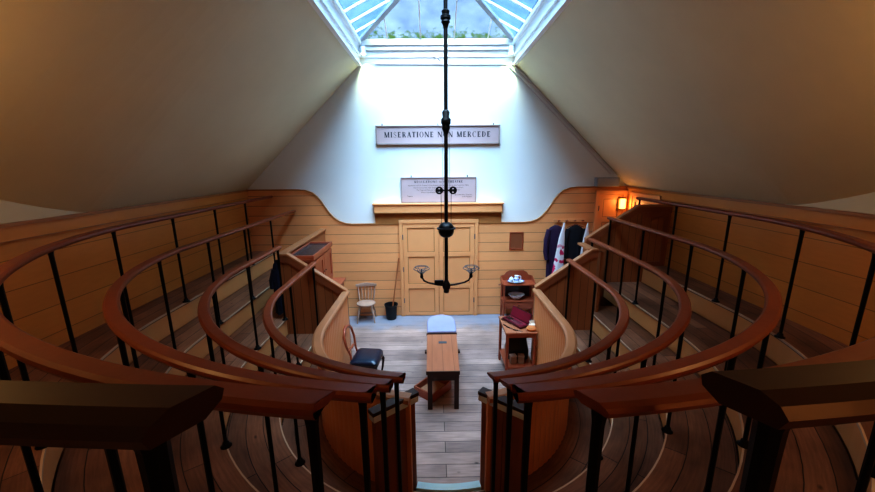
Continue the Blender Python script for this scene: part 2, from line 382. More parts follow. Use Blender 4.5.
# hipped glazed roof
K = .5; RZ = GZ+K*SX
def hip(x, y): return (x, y, GZ+K*min(SX-abs(x), D-y, y-SY))
win = bpy.data.objects.new('window_1', None); C.objects.link(win); win['kind'] = 'structure'
def quad(vs, name, m):
    mb = MB(); mb.add(vs, [tuple(range(len(vs)))]); return mb.build(name, m, win)
quad([(-SX, D, GZ), (SX, D, GZ), (0, D-SX, RZ)], 'glazing', 'glass')
quad([(-SX, SY, GZ), (0, SY+SX, RZ), (SX, SY, GZ)], 'glazing', 'glass')
quad([(-SX, SY, GZ), (-SX, D, GZ), (0, D-SX, RZ), (0, SY+SX, RZ)], 'glazing', 'glass_side')
quad([(SX, D, GZ), (SX, SY, GZ), (0, SY+SX, RZ), (0, D-SX, RZ)], 'glazing', 'glass_side')
b = MB()
def bar(p, q, w=.02, h=.035):
    p, q = Vector(p), Vector(q); t = (q-p).normalized(); a = t.cross(Vector((0, 0, 1))).normalized()*w; u = Vector((0, 0, h))
    b.loft([[p-a-u, p+a-u, p+a, p-a], [q-a-u, q+a-u, q+a, q-a]])
for s in (-1, 1):
    bar((s*SX, D, GZ), (0, D-SX, RZ), .045, .06); bar((s*SX, SY, GZ), (0, SY+SX, RZ), .045, .06)
bar((0, SY+SX, RZ), (0, D-SX, RZ), .045, .07)
b.build('hip_rafter', 'greyplastic', win)
b = MB()
for x in (-.90, -.30, .31, .92): bar((x, D, GZ), (x, D-(SX-abs(x)), GZ+K*(SX-abs(x))), .011, .02)
for s in (-1, 1):
    y = D-.42
    while y > SY+.2:
        d = min(SX, D-y, y-SY); bar((s*SX, y, GZ), (s*(SX-d), y, GZ+K*d), .016); y -= .42
b.build('glazing_bar', 'white', win)
b = MB()
b.box(-SX, SX, D-.035, D-.001, GZ-.005, GZ+.02)
for s in (-1, 1): xs = sorted((s*SX, s*(SX-.03))); b.box(xs[0], xs[1], SY, D, GZ-.005, GZ+.02)
b.build('lead_flashing', 'lead', win)

# doors -------------------------------------------------------------
def panel_door(name, x0, x1, z0, z1, y, leaves, rows, m='paint', side=None):
    """frame + leaves with sunk panels; side: build on the side wall instead (x is y there)"""
    def bx(mb, a0, a1, d0, d1, c0, c1):
        if side is None: mb.box(a0, a1, y-d1, y-d0, c0, c1)
        else: mb.box(side-d1, side-d0, a0, a1, c0, c1)
    fb = MB(); f = .075
    bx(fb, x0, x0+f, 0, .05, z0, z1); bx(fb, x1-f, x1, 0, .05, z0, z1); bx(fb, x0, x1, 0, .052, z1-f, z1)
    root = struct(fb.build(name, m, bevel=.006))
    w = (x1-x0-2*f)/leaves
    for k in range(leaves):
        a, c = x0+f+k*w+.004, x0+f+(k+1)*w-.004; st = .085
        lf = MB(); bx(lf, a, c, 0, .018, z0+.01, z1-f-.004)
        bx(lf, a, a+st, .018, .036, z0+.01, z1-f-.004); bx(lf, c-st, c, .018, .036, z0+.01, z1-f-.004)
        hs = [z0+.01]+rows+[z1-f-.004-.04]
        for r_ in range(len(rows)): bx(lf, a+st, c-st, .018, .0355, rows[r_]-.05, rows[r_]+.05)
        bx(lf, a+st, c-st, .018, .0355, z0+.01, z0+.08); bx(lf, a+st, c-st, .018, .0355, z1-f-.09, z1-f-.004)
        leaf = lf.build('door_leaf', m, root, bevel=.004)
        edges = [z0+.08]+[v for r_ in rows for v in (r_-.05, r_+.05)]+[z1-f-.09]
        md = MB()
        for e in range(0, len(edges), 2):
            p, q = edges[e]+.012, edges[e+1]-.012
            for (u0, u1, v0, v1) in ((a+st, a+st+.012, p, q), (c-st-.012, c-st, p, q), (a+st, c-st, p-.012, p), (a+st, c-st, q, q+.012)): bx(md, u0, u1, .017, .03, v0, v1)
        md.build('panel_moulding', 'trim', leaf)
        hg = MB(); hx = a-.006 if k == 0 else c+.006
        for hz in (z0+.35, z0+(z1-z0)*.5, z1-.35): bx(hg, hx-.008, hx+.008, .036, .056, hz-.05, hz+.05)
        hg.build('hinge', 'lead', leaf)
    return root
panel_door('door_1', -.80, .80, 0., 2.055, D-.03, 2, [.66, 1.34])
panel_door('door_2', 3.12, 3.75, .9, 2.60, D-.03, 1, [1.42, 2.02])
panel_door('door_3', 6.15, 7.1, .9, 2.58, 0, 1, [1.42, 2.0], side=W)

# hood shelf
t = thing('door_shelf', 'tan moulded shelf running along the wall above the double doors', 'shelf', (0, D, 2.215))
MB().box(-1.27, 1.26, -.12, 0, 0, .145).build('fascia', 'paint', t, bevel=.004)
MB().box(-1.30, 1.29, -.15, 0, .145, .175).build('top_board', 'paint', t, bevel=.005)
MB().box(-1.275, 1.265, -.135, 0, -.02, .0).build('lower_bead', 'trim', t, bevel=.004)

# ------------------------------------------------------------------ railings
def resample(pts, s0, step):
    out = []; acc = 0; nxt = s0
    for a, b in zip(pts, pts[1:]):
        d = math.dist(a, b)
        while nxt <= acc+d:
            t = (nxt-acc)/d; out.append((a[0]+(b[0]-a[0])*t, a[1]+(b[1]-a[1])*t)); nxt += step
        acc += d
    return out, acc
PROFB = [(-.047, -.008), (-.043, .014), (-.026, .030), (.026, .030), (.043, .014), (.047, -.008), (.032, -.034), (-.032, -.034)]
PROF = [(-.043, -.004), (-.040, .010), (-.028, .020), (.028, .020), (.040, .010), (.043, -.004), (.031, -.024), (-.031, -.024)]
def sweep(pts, z, prof, mitre=.6, m='rail', name='handrail', parent=None, zs=None, mitre_start=0., side=-1, mu=0.):
    rings = []; n = len(pts)
    for i, p in enumerate(pts):
        a, b = pts[max(i-1, 0)], pts[min(i+1, n-1)]; t = Vector((b[0]-a[0], b[1]-a[1])).normalized(); nx, ny = t.y, -t.x
        zz = zs[i] if zs else z
        r_ = []
        for u, v in prof:
            k = 0
            if i == n-1: k = -mitre*(prof[3][1]-v)-mu*(max(p_[0] for p_ in prof)-side*u)
            if i == 0: k = mitre_start*(prof[3][1]-v)
            r_.append((p[0]+nx*u+t.x*k, p[1]+ny*u+t.y*k, zz+v))
        rings.append(r_)
    return MB().loft(rings).build(name, m, parent)
def post(parent, x, y, z0, z1, heavy=False):
    r = (.0125, .0135, .023)[int(heavy)]
    mb = MB()
    prof = [(r*.95, 0), (r*.95, (z1-z0)*.6), (r*1.05, z1-z0-.10), (r*1.1, z1-z0-.04), (r*1.35, z1-z0-.012), (r*1.4, z1-z0)]
    q = .5**.5
    rings = [[(s*q*(rr+.002), t*q*(rr+.002), z) for s, t in ((-1, -1), (0, -1.35), (1, -1), (1.35, 0), (1, 1), (0, 1.35), (-1, 1), (-1.35, 0))] for rr, z in prof]
    o = mb.loft(rings).build('post', 'iron', parent, loc=(x, y, z0))
    MB().lathe([(.044, 0), (.042, .008), (.027, .016), (.022, .04), (.016, .045)], n=12).build('foot_plate', 'iron', o, smooth=True)
    return o
def railing(k, side, label, y0, zr, steps, ypost, endx, m='rail', t0=0., prof=PROF, level=None, front=1., heavy=False, scale=1.):
    aL, aR, bb = RA[k]; a = aL if side < 0 else aR
    full = []
    if y0 is not None:
        n = 16
        for i in range(n): full.append((side*a, y0+(YC-y0)*i/n))
    i = 0; n = 64
    if k == 5:
        full = [(side*x_, .585+(.045*x_*x_ if side < 0 else .02+.075*x_*x_)) for x_ in [3.7+(endx-3.7)*j/30 for j in range(31)]]
    while k != 5:
        t = t0+(PI/2-t0)*i/n; x, y = a*math.cos(t), YC-bb*math.sin(t)
        if x < endx: break
        full.append((side*x, y)); i += 1
        if i > n: break
    if k != 5: full.append((side*endx, YC-bb*math.sqrt(1-(endx/a)**2)))
    root = thing('iron_railing', label, 'railing', (0, 0, 0), 0, 'handrails round the standings')
    pr = [(u*scale, v*scale) for u, v in prof]
    if side > 0: pr = [(-u, v) for u, v in pr]
    sweep(full, zr, pr, .5, m, 'handrail', root, side=side, mu=.55)
    lev = LV[k] if level is None else level
    n_ = len(full)
    # posts stand on the tread just behind its nosing
    ps, tot = resample(full, ypost, steps)
    ps = [p for i, p in enumerate(ps) if ypost+i*steps < tot-.42]
    e = resample(full, tot-(.13 if k == 5 else .06), 99)[0]
    for p in ps:
        post(root, p[0], p[1], lev+.003, zr-.022*scale, heavy)
    for p in e: post(root, p[0], p[1], lev+.003, zr-.022*scale, 2 if k == 5 else 1)
    return root
names4 = {4: 'outermost of the four, nearest the side wall', 3: 'second from the side wall', 2: 'third from the side wall', 1: 'innermost, just above the pit barrier'}
ZR = {1: 1.75, 2: 2.0, 3: 2.26, 4: 2.545}
yl = {1: (5.15, .06, .86), 2: (5.12, .05, .87), 3: (7.24, 1.09, .88), 4: (7.24, 1.02, .88)}
yr = {1: (5.15, .05, .86), 2: (5.42, .06, .93), 3: (5.88, .05, .95), 4: (6.2, .05, .96)}
endL = {1: .31, 2: .33, 3: .34, 4: .37}; endR = {1: .24, 2: .23, 3: .20, 4: .25}
for k in (1, 2, 3, 4):
    y0, p0, st = yl[k]; railing(k, -1, 'left mahogany handrail on black iron posts, '+names4[k], y0, ZR[k], st, p0, endL[k])
    y0, p0, st = yr[k]; railing(k, 1, 'right mahogany handrail on black iron posts, '+names4[k], y0, ZR[k], st, p0, endR[k])
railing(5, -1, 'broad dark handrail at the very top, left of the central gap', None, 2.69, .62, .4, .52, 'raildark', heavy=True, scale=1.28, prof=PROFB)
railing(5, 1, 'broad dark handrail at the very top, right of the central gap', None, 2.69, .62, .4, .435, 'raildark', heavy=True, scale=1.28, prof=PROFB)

# ------------------------------------------------------------------ pit barriers
def barrier(side):
    nm = 'left' if side < 0 else 'right'
    root = thing('pit_barrier', 'curved matchboard barrier with pale wooden cap along the '+nm+' side of the pit', 'barrier', group='barriers round the pit')
    H = 1.29; a = 1.42
    full = [(side*a, 5.17+(YC-5.17)*i/14) for i in range(14)]
    t = 0
    n = 60; i = 0
    while a*math.cos(PI/2*i/n) > .31:
        t = PI/2*i/n; full.append((side*a*math.cos(t), YC-a*math.sin(t))); i += 1
    full.append((side*.31, YC-a*math.sqrt(1-(.31/a)**2)))
    # vertical boards: small v-joints modelled every 7.5 cm
    fine, tot = resample(full, 0, .0253)
    rings = []
    for i, p in enumerate(fine):
        q0, q1 = fine[max(i-1, 0)], fine[min(i+1, len(fine)-1)]; tt = Vector((q1[0]-q0[0], q1[1]-q0[1])).normalized(); nx, ny = tt.y, -tt.x
        dd = .0135 if i % 3 == 0 else .020
        rings.append([(p[0]+nx*dd, p[1]+ny*dd, 0), (p[0]+nx*dd, p[1]+ny*dd, H-.02), (p[0]-nx*dd, p[1]-ny*dd, H-.02), (p[0]-nx*dd, p[1]-ny*dd, 0)])
    MB().loft(rings).build('matchboarding', 'match', root)
    capp = [(-.060, -.012), (-.054, .014), (-.034, .026), (.034, .026), (.054, .014), (.060, -.012), (.05, -.024), (-.05, -.024)]
    sweep(full, H, capp, 0, 'caprail', 'cap_rail', root)
    # wing screen at the gap
    p, q = Vector((side*.295, 2.68)), Vector((side*.585, 2.45)); d = (q-p).normalized(); nn = Vector((-d.y, d.x))*.028
    def rib(p, q, nn, z0, z1, name, m):
        mb = MB(); c = [p-nn, q-nn, q+nn, p+nn]
        mb.add([(v.x, v.y, z) for z in (z0, z1) for v in c], [(0, 3, 2, 1), (4, 5, 6, 7), (0, 1, 5, 4), (1, 2, 6, 5), (2, 3, 7, 6), (3, 0, 4, 7)])
        return mb.build(name, m, root, bevel=.004)
    rib(p, q, nn*.8, 0, H-.02, 'end_panel', 'brown')
    xs = sorted((side*.284, side*.332)); MB().box(xs[0], xs[1], 2.655, 2.735, 0, H-.012).build('end_post', 'brown', root, bevel=.004)
    for a0, a1 in ((0, .11), (.42, .53), (.9, 1.0)):
        rib(p+(q-p)*a0, p+(q-p)*a1, nn*1.15, 0, H-.02, 'stile', 'brown')
    rib(p-d*.03, q+d*.02, nn*1.5, H-.065, H-.012, 'edge_strip', 'bluegrey')
    rib(p-d*.035, q+d*.025, nn*1.5, H-.012, H+.02, 'end_cap', 'raildark')
barrier(-1); barrier(1)
# pale strip across the gap between the barriers
pts = [(1.335*math.sin(t), YC-1.335*math.cos(t)) for t in [(-.203+.0406*i) for i in range(11)]]
o = MB().loft([[(x, y, .36), (x, y, .405), (x*1.05, YC-(YC-y)*1.05, .405), (x*1.05, YC-(YC-y)*1.05, .36)] for x, y in pts]).build('gap_threshold', 'bluenose')
tag(o, 'pale blue curved strip across the floor of the gap between the barriers', 'threshold')
MB().loft([[(x*1.01, YC-(YC-y)*1.01, 0), (x*1.01, YC-(YC-y)*1.01, .36), (x*1.045, YC-(YC-y)*1.045, .36), (x*1.045, YC-(YC-y)*1.045, 0)] for x, y in pts]).build('riser', 'brown', o)

# ------------------------------------------------------------------ raking partitions
def partition(name, label, prof, y, boards='brownboard', cap_over=.03, thick=.05):
    """prof: (x, z) points of the top, left to right, standing at plan line y"""
    root = thing(name, label, 'partition')
    x0, x1 = prof[0][0], prof[-1][0]
    poly = [(x0, 0), (x1, 0)]+list(reversed(prof))
    MB().prism(poly, y-thick/2, y+thick/2, 'Y').build('boarding', boards, root)
    rings = [[(x, y-.045, z), (x, y+.045, z), (x, y+.045, z+.035), (x, y-.045, z+.035)] for x, z in prof]
    MB().loft(rings).build('capping', 'caprail', root, bevel=.005)
    rings = [[(x, y-.04, z-.10), (x, y-.02, z-.10), (x, y-.02, z-.0), (x, y-.04, z-.0)] for x, z in prof]
    MB().loft(rings).build('apron_board', 'brown', root)
    return root
pL = partition('stair_partition', 'brown boarded partition with sloping cap in front of the glazed top cabinet', [(-2.34, 1.86), (-2.22, 1.86), (-1.40, 1.29)], 5.17)
MB().box(-2.345, -2.295, 5.195, D-.03, .9, 1.86).build('return_boarding', 'brownboard', pL)
MB().box(-2.38, -2.26, 5.17, D-.03, 1.86, 1.895).build('return_capping', 'caprail', pL, bevel=.008)
pR = partition('stair_partition', 'lower of the two brown raking partitions beside the hanging coats', [(1.40, 1.31), (2.20, 1.88), (2.29, 1.88)], 5.17)
MB().box(2.16, 2.27, 5.17, 5.60, 1.88, 1.915).build('return_capping', 'caprail', pR, bevel=.008)
MB().box(2.36, 2.40, 5.20, 5.84, .0, 1.85).build('return_boarding', 'brownboard', pR)
pU = partition('stair_partition', 'upper brown raking partition rising from the coats to the right wall', [(2.40, 1.89), (3.22, 2.43), (3.76, 2.43)], 5.88)
b = MB()
for (x0, x1, z0, z1) in ((3.28, 3.34, 1.45, 2.34), (3.66, 3.72, 1.45, 2.34), (3.34, 3.66, 2.26, 2.34), (3.34, 3.66, 1.45, 1.52)): b.box(x0, x1, 5.835, 5.857, z0, z1)
b.build('panel_frame', 'brown', pU)

# ------------------------------------------------------------------ lettering (a didone alphabet drawn as strokes)
def glyph(ch):
    P = []; T, t = .25, .11   # thick, thin
    def q(*p): P.append(p)
    def rect(x0, x1, z0, z1): q((x0, z0), (x1, z0), (x1, z1), (x0, z1))
    def serif(x, z, w=.13): rect(x-w, x+w, z, z+.045) if z < .5 else rect(x-w, x+w, z-.045, z)
    def stem(x, T_=T): rect(x-T_/2, x+T_/2, 0, 1); serif(x, 0, T_/2+.08); serif(x, 1, T_/2+.08)
    def diag(x0, z0, x1, z1, w): q((x0-w/2, z0), (x0+w/2, z0), (x1+w/2, z1), (x1-w/2, z1))
    def arc(cx, cz, rx, rz, a0, a1, wx, wz, n=16):
        for i in range(n):
            A, B = a0+(a1-a0)*i/n, a0+(a1-a0)*(i+1)/n
            q((cx+rx*math.cos(A), cz+rz*math.sin(A)), (cx+rx*math.cos(B), cz+rz*math.sin(B)), (cx+(rx-wx)*math.cos(B), cz+(rz-wz)*math.sin(B)), (cx+(rx-wx)*math.cos(A), cz+(rz-wz)*math.sin(A)))
    w = .8
    if ch == 'I': stem(.2); w = .4
    elif ch == 'M': stem(.12, t); stem(.92); diag(.16, 1, .5, 0, T); diag(.88, 1, .5, 0, t); w = 1.1
    elif ch == 'N': stem(.12, t); stem(.82, t); diag(.14, 1, .78, 0, T); w = .95
    elif ch == 'E': stem(.2); rect(.2, .68, 0, t); rect(.2, .66, 1-t, 1); rect(.2, .52, .48, .53); rect(.64, .68, 0, .27); rect(.62, .66, .73, 1); rect(.50, .53, .36, .65); w = .75
    elif ch == 'L': stem(.2); rect(.2, .68, 0, t); rect(.63, .68, 0, .32); w = .74
    elif ch == 'H': stem(.2); stem(.74); rect(.2, .74, .48, .53); w = .95
    elif ch == 'U': rect(.1, .28, .25, 1); serif(.19, 1, .17); rect(.72, .77, .25, 1); serif(.745, 1, .12); arc(.435, .28, .335, .29, PI, 2*PI, .1, .06); w = .9
    elif ch == 'T': stem(.38); rect(.02, .74, 1-t, 1); rect(.02, .06, .7, 1); rect(.70, .74, .7, 1); w = .76
    elif ch == 'A': diag(.42, 1, .14, 0, t); diag(.42, 1, .72, 0, T); rect(.22, .62, .3, .34); serif(.14, 0, .12); serif(.72, 0, .16); w = .85
    elif ch == 'O': arc(.45, .5, .42, .52, 0, 2*PI, .17, .04, 28); w = .92
    elif ch in 'CG':
        arc(.45, .5, .42, .52, .25*PI, 1.75*PI, .18, .04, 22); rect(.72, .76, .70, .98)
        if ch == 'G': rect(.66, .80, .04, .42); rect(.58, .88, .40, .44)
        w = .86
    elif ch == 'D': stem(.2); arc(.3, .5, .52, .5, -PI/2, PI/2, .18, .045, 18); rect(.2, .32, 0, .045); rect(.2, .32, .955, 1); w = .9
    elif ch == 'R': stem(.2); arc(.4, .745, .28, .255, -PI/2, PI/2, .15, .045, 12); rect(.2, .42, .49, .535); rect(.2, .42, .955, 1); diag(.44, .5, .68, .03, T*.9); rect(.6, .82, 0, .045); w = .84
    elif ch == 'S': 
        arc(.36, .75, .25, .27, .15*PI, 1.0*PI, .09, .05, 12); arc(.36, .25, .27, .27, PI, 1.9*PI, .05, .05, 10); arc(.36, .25, .29, .25, 0, .35*PI, .15, .1, 6); arc(.36, .75, .27, .26, PI, 1.3*PI, .15, .1, 6)
        q((.14, .68), (.28, .60), (.62, .30), (.52, .46)); q((.13, .62), (.24, .52), (.62, .26), (.56, .42)); rect(.58, .62, .68, .98); rect(.09, .13, .02, .32); w = .72
    else: w = .45
    return P, w
def lettering(text, x, z, h, y, name, m, parent, align='c', sp=.10, squash=1.):
    gl = [glyph(c) for c in text]; tot = sum(w+sp for _, w in gl)*h*squash; cx = x-tot/2 if align == 'c' else x; mb = MB()
    for P, w in gl:
        for p in P: mb.add([(cx+a*h*squash, y, z+b_*h) for a, b_ in p], [tuple(range(len(p)))])
        cx += (w+sp)*h*squash
    o = mb.build(name, m, parent); return o
def smalltext(s, x, z, size, y, parent, align='CENTER'):
    cu_ = bpy.data.curves.new('small_lettering', 'FONT'); cu_.body = s; cu_.size = size; cu_.align_x = align; cu_.align_y = 'CENTER'; cu_.fill_mode = 'FRONT'
    cu_.materials.append(M['inkfaint']); o = bpy.data.objects.new('small_lettering', cu_); C.objects.link(o)
    me = bpy.data.meshes.new_from_object(o); C.objects.unlink(o); o2 = bpy.data.objects.new('small_lettering', me); C.objects.link(o2)
    o2.rotation_euler = (PI/2, 0, 0); o2.location = (x, y, z); o2.parent = parent; return o2
sg = thing('wall_sign', 'long pale framed board reading MISERATIONE NON MERCEDE high on the white wall', 'sign', (0, D, 3.505))
MB().box(-1.17, 1.17, -.04, 0, .02, .34).build('board', 'sign', sg)
b = MB(); b.box(-1.185, 1.185, -.06, 0, 0, .03).box(-1.185, 1.185, -.06, 0, .33, .355).box(-1.185, -1.155, -.06, 0, 0, .355).box(1.155, 1.185, -.06, 0, 0, .355); b.build('frame', 'signframe', sg, bevel=.004)
lettering('MISERATIONE NON MERCEDE', 0.0, .135, .100, -.042, 'lettering', 'ink', sg, sp=.2, squash=.90)
for x in (-1.06, 0, 1.06): MB().tube([(x, -.02, .35), (x, -.02, .385)], .010, 6).build('hanging_eye', 'iron', sg)
rg = thing('rules_board', 'pale rules board standing on the shelf behind the gas pipe', 'sign', (0, D, 2.395))
MB().box(-.72, .73, -.035, 0, 0, .49).build('board', 'sign', rg)
b = MB(); b.box(-.735, .745, -.05, 0, .475, .495).box(-.735, -.715, -.05, 0, 0, .495).box(.725, .745, -.05, 0, 0, .495).box(-.735, .745, -.05, 0, .0, .018); b.build('frame', 'signframe', rg, bevel=.003)
lettering('REGULATIONS', -.24, .385, .042, -.037, 'title_lettering', 'ink', rg, sp=.2)
smalltext('for the', .085, .402, .05, -.037, rg)
lettering('THEATRE', .34, .385, .042, -.037, 'title_lettering', 'ink', rg, sp=.2)
for i, s in enumerate(('Apprentices and the Dressers of the Surgeon who operates are to stand round the Table.', 'The Dressers of the other Surgeons are to occupy the three front Rows.',
                       'The Surgeon\'s Pupils are to take their places in the Rows above.', 'Visitors are admitted by permission.')):
    smalltext(s, 0 if i < 3 else -.1, .335-.045*i, .033, -.037, rg)
smalltext('Theatre', -.62, .125, .035, -.037, rg, 'LEFT'); smalltext('By Order of the Surgeons', .66, .15, .032, -.037, rg, 'RIGHT'); smalltext('of the Hospital', .66, .11, .032, -.037, rg, 'RIGHT')
for x in (-.53, .57): MB().tube([(x, -.02, .49), (x, -.02, .53)], .010, 6).build('hanging_eye', 'iron', rg)

# ------------------------------------------------------------------ gas pendant
PX, PY = .06, 4.7
gp = thing('gas_pendant', 'tall black iron gas pendant with two branching arms hanging over the table', 'lamp', (PX, PY, 0))
MB().tube([(0, 0, 1.50), (0, 0, 5.9)], .0235, 12).build('pipe', 'iron', gp, smooth=True)
for (zc, hh) in ((4.80, .075), (3.66, .12)):
    MB().lathe([(.024, zc-hh-.05), (.038, zc-hh), (.052, zc-hh*.75), (.045, zc-hh*.45), (.060, zc-hh*.3), (.060, zc+hh*.1), (.040, zc+hh*.3), (.048, zc+hh*.8), (.03, zc+hh)], n=14).build('pipe_union', 'iron', gp, smooth=True)
b = MB(); b.tube([(-.12, 0, 2.81), (.12, 0, 2.81)], .012, 8); b.build('pulley_bar', 'iron', gp)
for s in (-1, 1):
    b = MB()
    b.loft([[(s*.088+.049*math.cos(a)*k, y, 2.81+.049*math.sin(a)*k) for a in [2*PI*i/24 for i in range(24)]] for k, y in ((1, -.014), (.85, -.004), (1, .014))], cap=False)
    b.loft([[(s*.088+r_*math.cos(a), y, 2.81+r_*math.sin(a)) for a in [2*PI*i/24 for i in range(24)]] for r_, y in ((.049, -.014), (.030, -.014), (.030, .014), (.049, .014))], cap=False)
    for k in range(4):
        a = PI/4+k*PI/2; b.tube([(s*.088, 0, 2.81), (s*.088+.04*math.cos(a), 0, 2.81+.04*math.sin(a))], .009, 5)
    b.build('pulley_wheel', 'iron', gp)
    MB().tube([(s*.065, 0, 2.80), (s*.062, 0, 2.33)], .0035, 5).build('cable', 'iron', gp)
    MB().tube([(s*.045, 0, 2.81), (s*.045, 0, 3.62)], .0028, 5).build('cable', 'wire', gp)
MB().lathe([(.02, 2.20), (.05, 2.205), (.085, 2.23), (.102, 2.27), (.104, 2.305), (.122, 2.31), (.122, 2.325), (.10, 2.33), (.092, 2.355), (.066, 2.385), (.03, 2.40)], n=24).build('ball_joint', M['iron'], gp, smooth=True)
MB().lathe([(.02, 1.43), (.036, 1.44), (.036, 1.48), (.052, 1.50), (.058, 1.545), (.04, 1.575), (.026, 1.61)], n=14).build('lower_hub', 'iron', gp, smooth=True)
MB().box(-.16, -.04, -.02, .02, 1.56, 1.61).build('gas_tap', 'iron', gp, bevel=.006)
for s in (-1, 1):
    MB().tube([(0, 0, 1.535), (s*.12, 0, 1.548), (s*.24, 0, 1.575), (s*.30, 0, 1.605), (s*.328, 0, 1.655), (s*.332, 0, 1.70)], [.015, .014, .0125, .0125, .012, .010], 8).build('arm', 'iron', gp, smooth=True)
    MB().lathe([(.012, 1.64), (.024, 1.66), (.018, 1.69), (.022, 1.71), (.010, 1.73), (.008, 1.77)], s*.332, 0, 10).build('burner', 'iron', gp, smooth=True)
    b = MB()
    for r_, z in ((.108, 1.775), (.088, 1.795), (.05, 1.735)): b.tube([(s*.332+r_*math.cos(2*PI*i/20), r_*math.sin(2*PI*i/20), z) for i in range(21)], .0045, 5)
    for i in range(6):
        a = 2*PI*i/6; b.tube([(s*.332+.015*math.cos(a), .015*math.sin(a), 1.70), (s*.332+.05*math.cos(a), .05*math.sin(a), 1.735), (s*.332+.108*math.cos(a), .108*math.sin(a), 1.775), (s*.332+.088*math.cos(a), .088*math.sin(a), 1.795)], .0035, 5)
    b.build('wire_gallery', 'lead', gp)

# ------------------------------------------------------------------ operating table
ot = thing('operating_table', 'narrow wooden operating table with pale rounded headrest in the middle of the pit', 'table', (.0, 4.19, 0))
b = MB(); b.add([(x, y, z) for z in (.525, .56) for x, y in ((-.215, 0), (.205, 0), (.235, 1.05), (-.225, 1.05))], [(0, 3, 2, 1), (4, 5, 6, 7), (0, 1, 5, 4), (1, 2, 6, 5), (2, 3, 7, 6), (3, 0, 4, 7)]); b.build('table_top', 'tabletop', ot, bevel=.006)
hd = [(-.225, 1.06), (.235, 1.06)]+[(.005+.232*math.cos(a), 1.42+.30*math.sin(a)) for a in [PI*i/18 for i in range(19)]]
MB().prism(hd, .555, .60, 'Z').build('head_cushion', 'canvas', ot, bevel=.018)
MB().prism(hd, .52, .553, 'Z').build('head_board', 'darkwood', ot)
MB().box(-.232, .238, 1.035, 1.06, .535, .575).build('dividing_strip', 'darkwood', ot)
MB().box(-.22, .21, -.012, .0, .515, .563).build('end_strip', 'darkwood', ot)
b = MB(); b.box(-.20, .19, .01, .04, .42, .525).box(-.20, -.175, .04, 1.4, .43, .525).box(.18, .205, .04, 1.4, .43, .525).box(-.2, .2, 1.37, 1.4, .43, .525); b.build('apron', 'darkwood', ot)
for x, y in ((-.175, .035), (.17, .035), (-.175, 1.02), (.18, 1.02)):
    MB().box(x-.03, x+.03, y-.03, y+.03, 0, .53).build('leg', 'darkwood', ot, bevel=.004)
MB().box(-.05, .07, .74, .80, .560, .563).build('brass_plate', 'lead', ot)
for s in (-1, 1): MB().box(s*.235-.012, s*.235+.012, .50, .56, .53, .56).build('side_cleat', 'darkwood', ot)
# sawdust box
sb = thing('sawdust_box', 'shallow rust-brown wooden box of sawdust on the floor under the table', 'box', (-.14, 4.60, 0), math.radians(-40))
b = MB(); w_, l_ = .17, .21
b.box(-w_, w_, -l_, -l_+.018, 0, .12).box(-w_, w_, l_-.018, l_, 0, .12).box(-w_, -w_+.018, -l_, l_, 0, .12).box(w_-.018, w_, -l_, l_, 0, .12).box(-w_, w_, -l_, l_, 0, .012); b.build('box_sides', 'mahog', sb)
MB().box(-w_+.018, w_-.018, -l_+.018, l_-.018, .012, .03).build('sawdust', 'sand', sb)

# ------------------------------------------------------------------ balloon-back chair, faces the table
bc = thing('balloon_back_chair', 'dark balloon-back chair with navy padded seat beside the left barrier', 'chair', (-1.10, 4.83, 0), math.radians(-6)); bc.scale = (.96, .96, 1)
def rr(x0, x1, y0, y1, z, r, n=5, bulge=0):
    pts = []
    for cx, cy, a0 in ((x1-r, y1-r, 0), (x0+r, y1-r, PI/2), (x0+r, y0+r, PI), (x1-r, y0+r, 1.5*PI)):
        for i in range(n+1): a = a0+PI/2*i/n; pts.append((cx+r*math.cos(a), cy+r*math.sin(a), z))
    return pts
MB().loft([rr(-.19, .20, -.21, .21, .345, .05), rr(-.205, .215, -.225, .225, .36, .06), rr(-.205, .215, -.225, .225, .395, .06)]).build('seat_frame', 'darkwood', bc, smooth=True)
MB().loft([rr(-.195, .21, -.22, .22, .395, .06), rr(-.20, .215, -.225, .225, .42, .06), rr(-.18, .195, -.205, .205, .448, .06), rr(-.12, .14, -.14, .14, .462, .06)]).build('seat', 'blueleather', bc, smooth=True)
for s in (-1, 1):
    MB().tube([(.175, s*.18, .37), (.205, s*.20, .30), (.195, s*.195, .18), (.175, s*.18, .07), (.20, s*.205, .0)], [.024, .025, .017, .012, .018], 8).build('leg', 'darkwood', bc, smooth=True)
    MB().tube([(-.17, s*.16, .38), (-.18, s*.165, .2), (-.235, s*.18, 0)], [.02, .016, .014], 8).build('leg', 'darkwood', bc, smooth=True)
pts = [(-.175, -.155, .38), (-.20, -.125, .50), (-.235, -.18, .66), (-.265, -.165, .79), (-.28, -.08, .865), (-.283, 0, .88), (-.28, .08, .865), (-.265, .165, .79), (-.235, .18, .66), (-.20, .125, .50), (-.175, .155, .38)]
MB().tube(pts, [.018, .016, .018, .02, .024, .026, .024, .02, .018, .016, .018], 8).build('back_frame', 'mahog', bc, smooth=True)
MB().tube([(-.215, -.135, .55), (-.222, -.05, .57), (-.218, 0, .555), (-.222, .05, .57), (-.215, .135, .55)], [.014, .018, .022, .018, .014], 8).build('back_rail', 'mahog', bc, smooth=True)

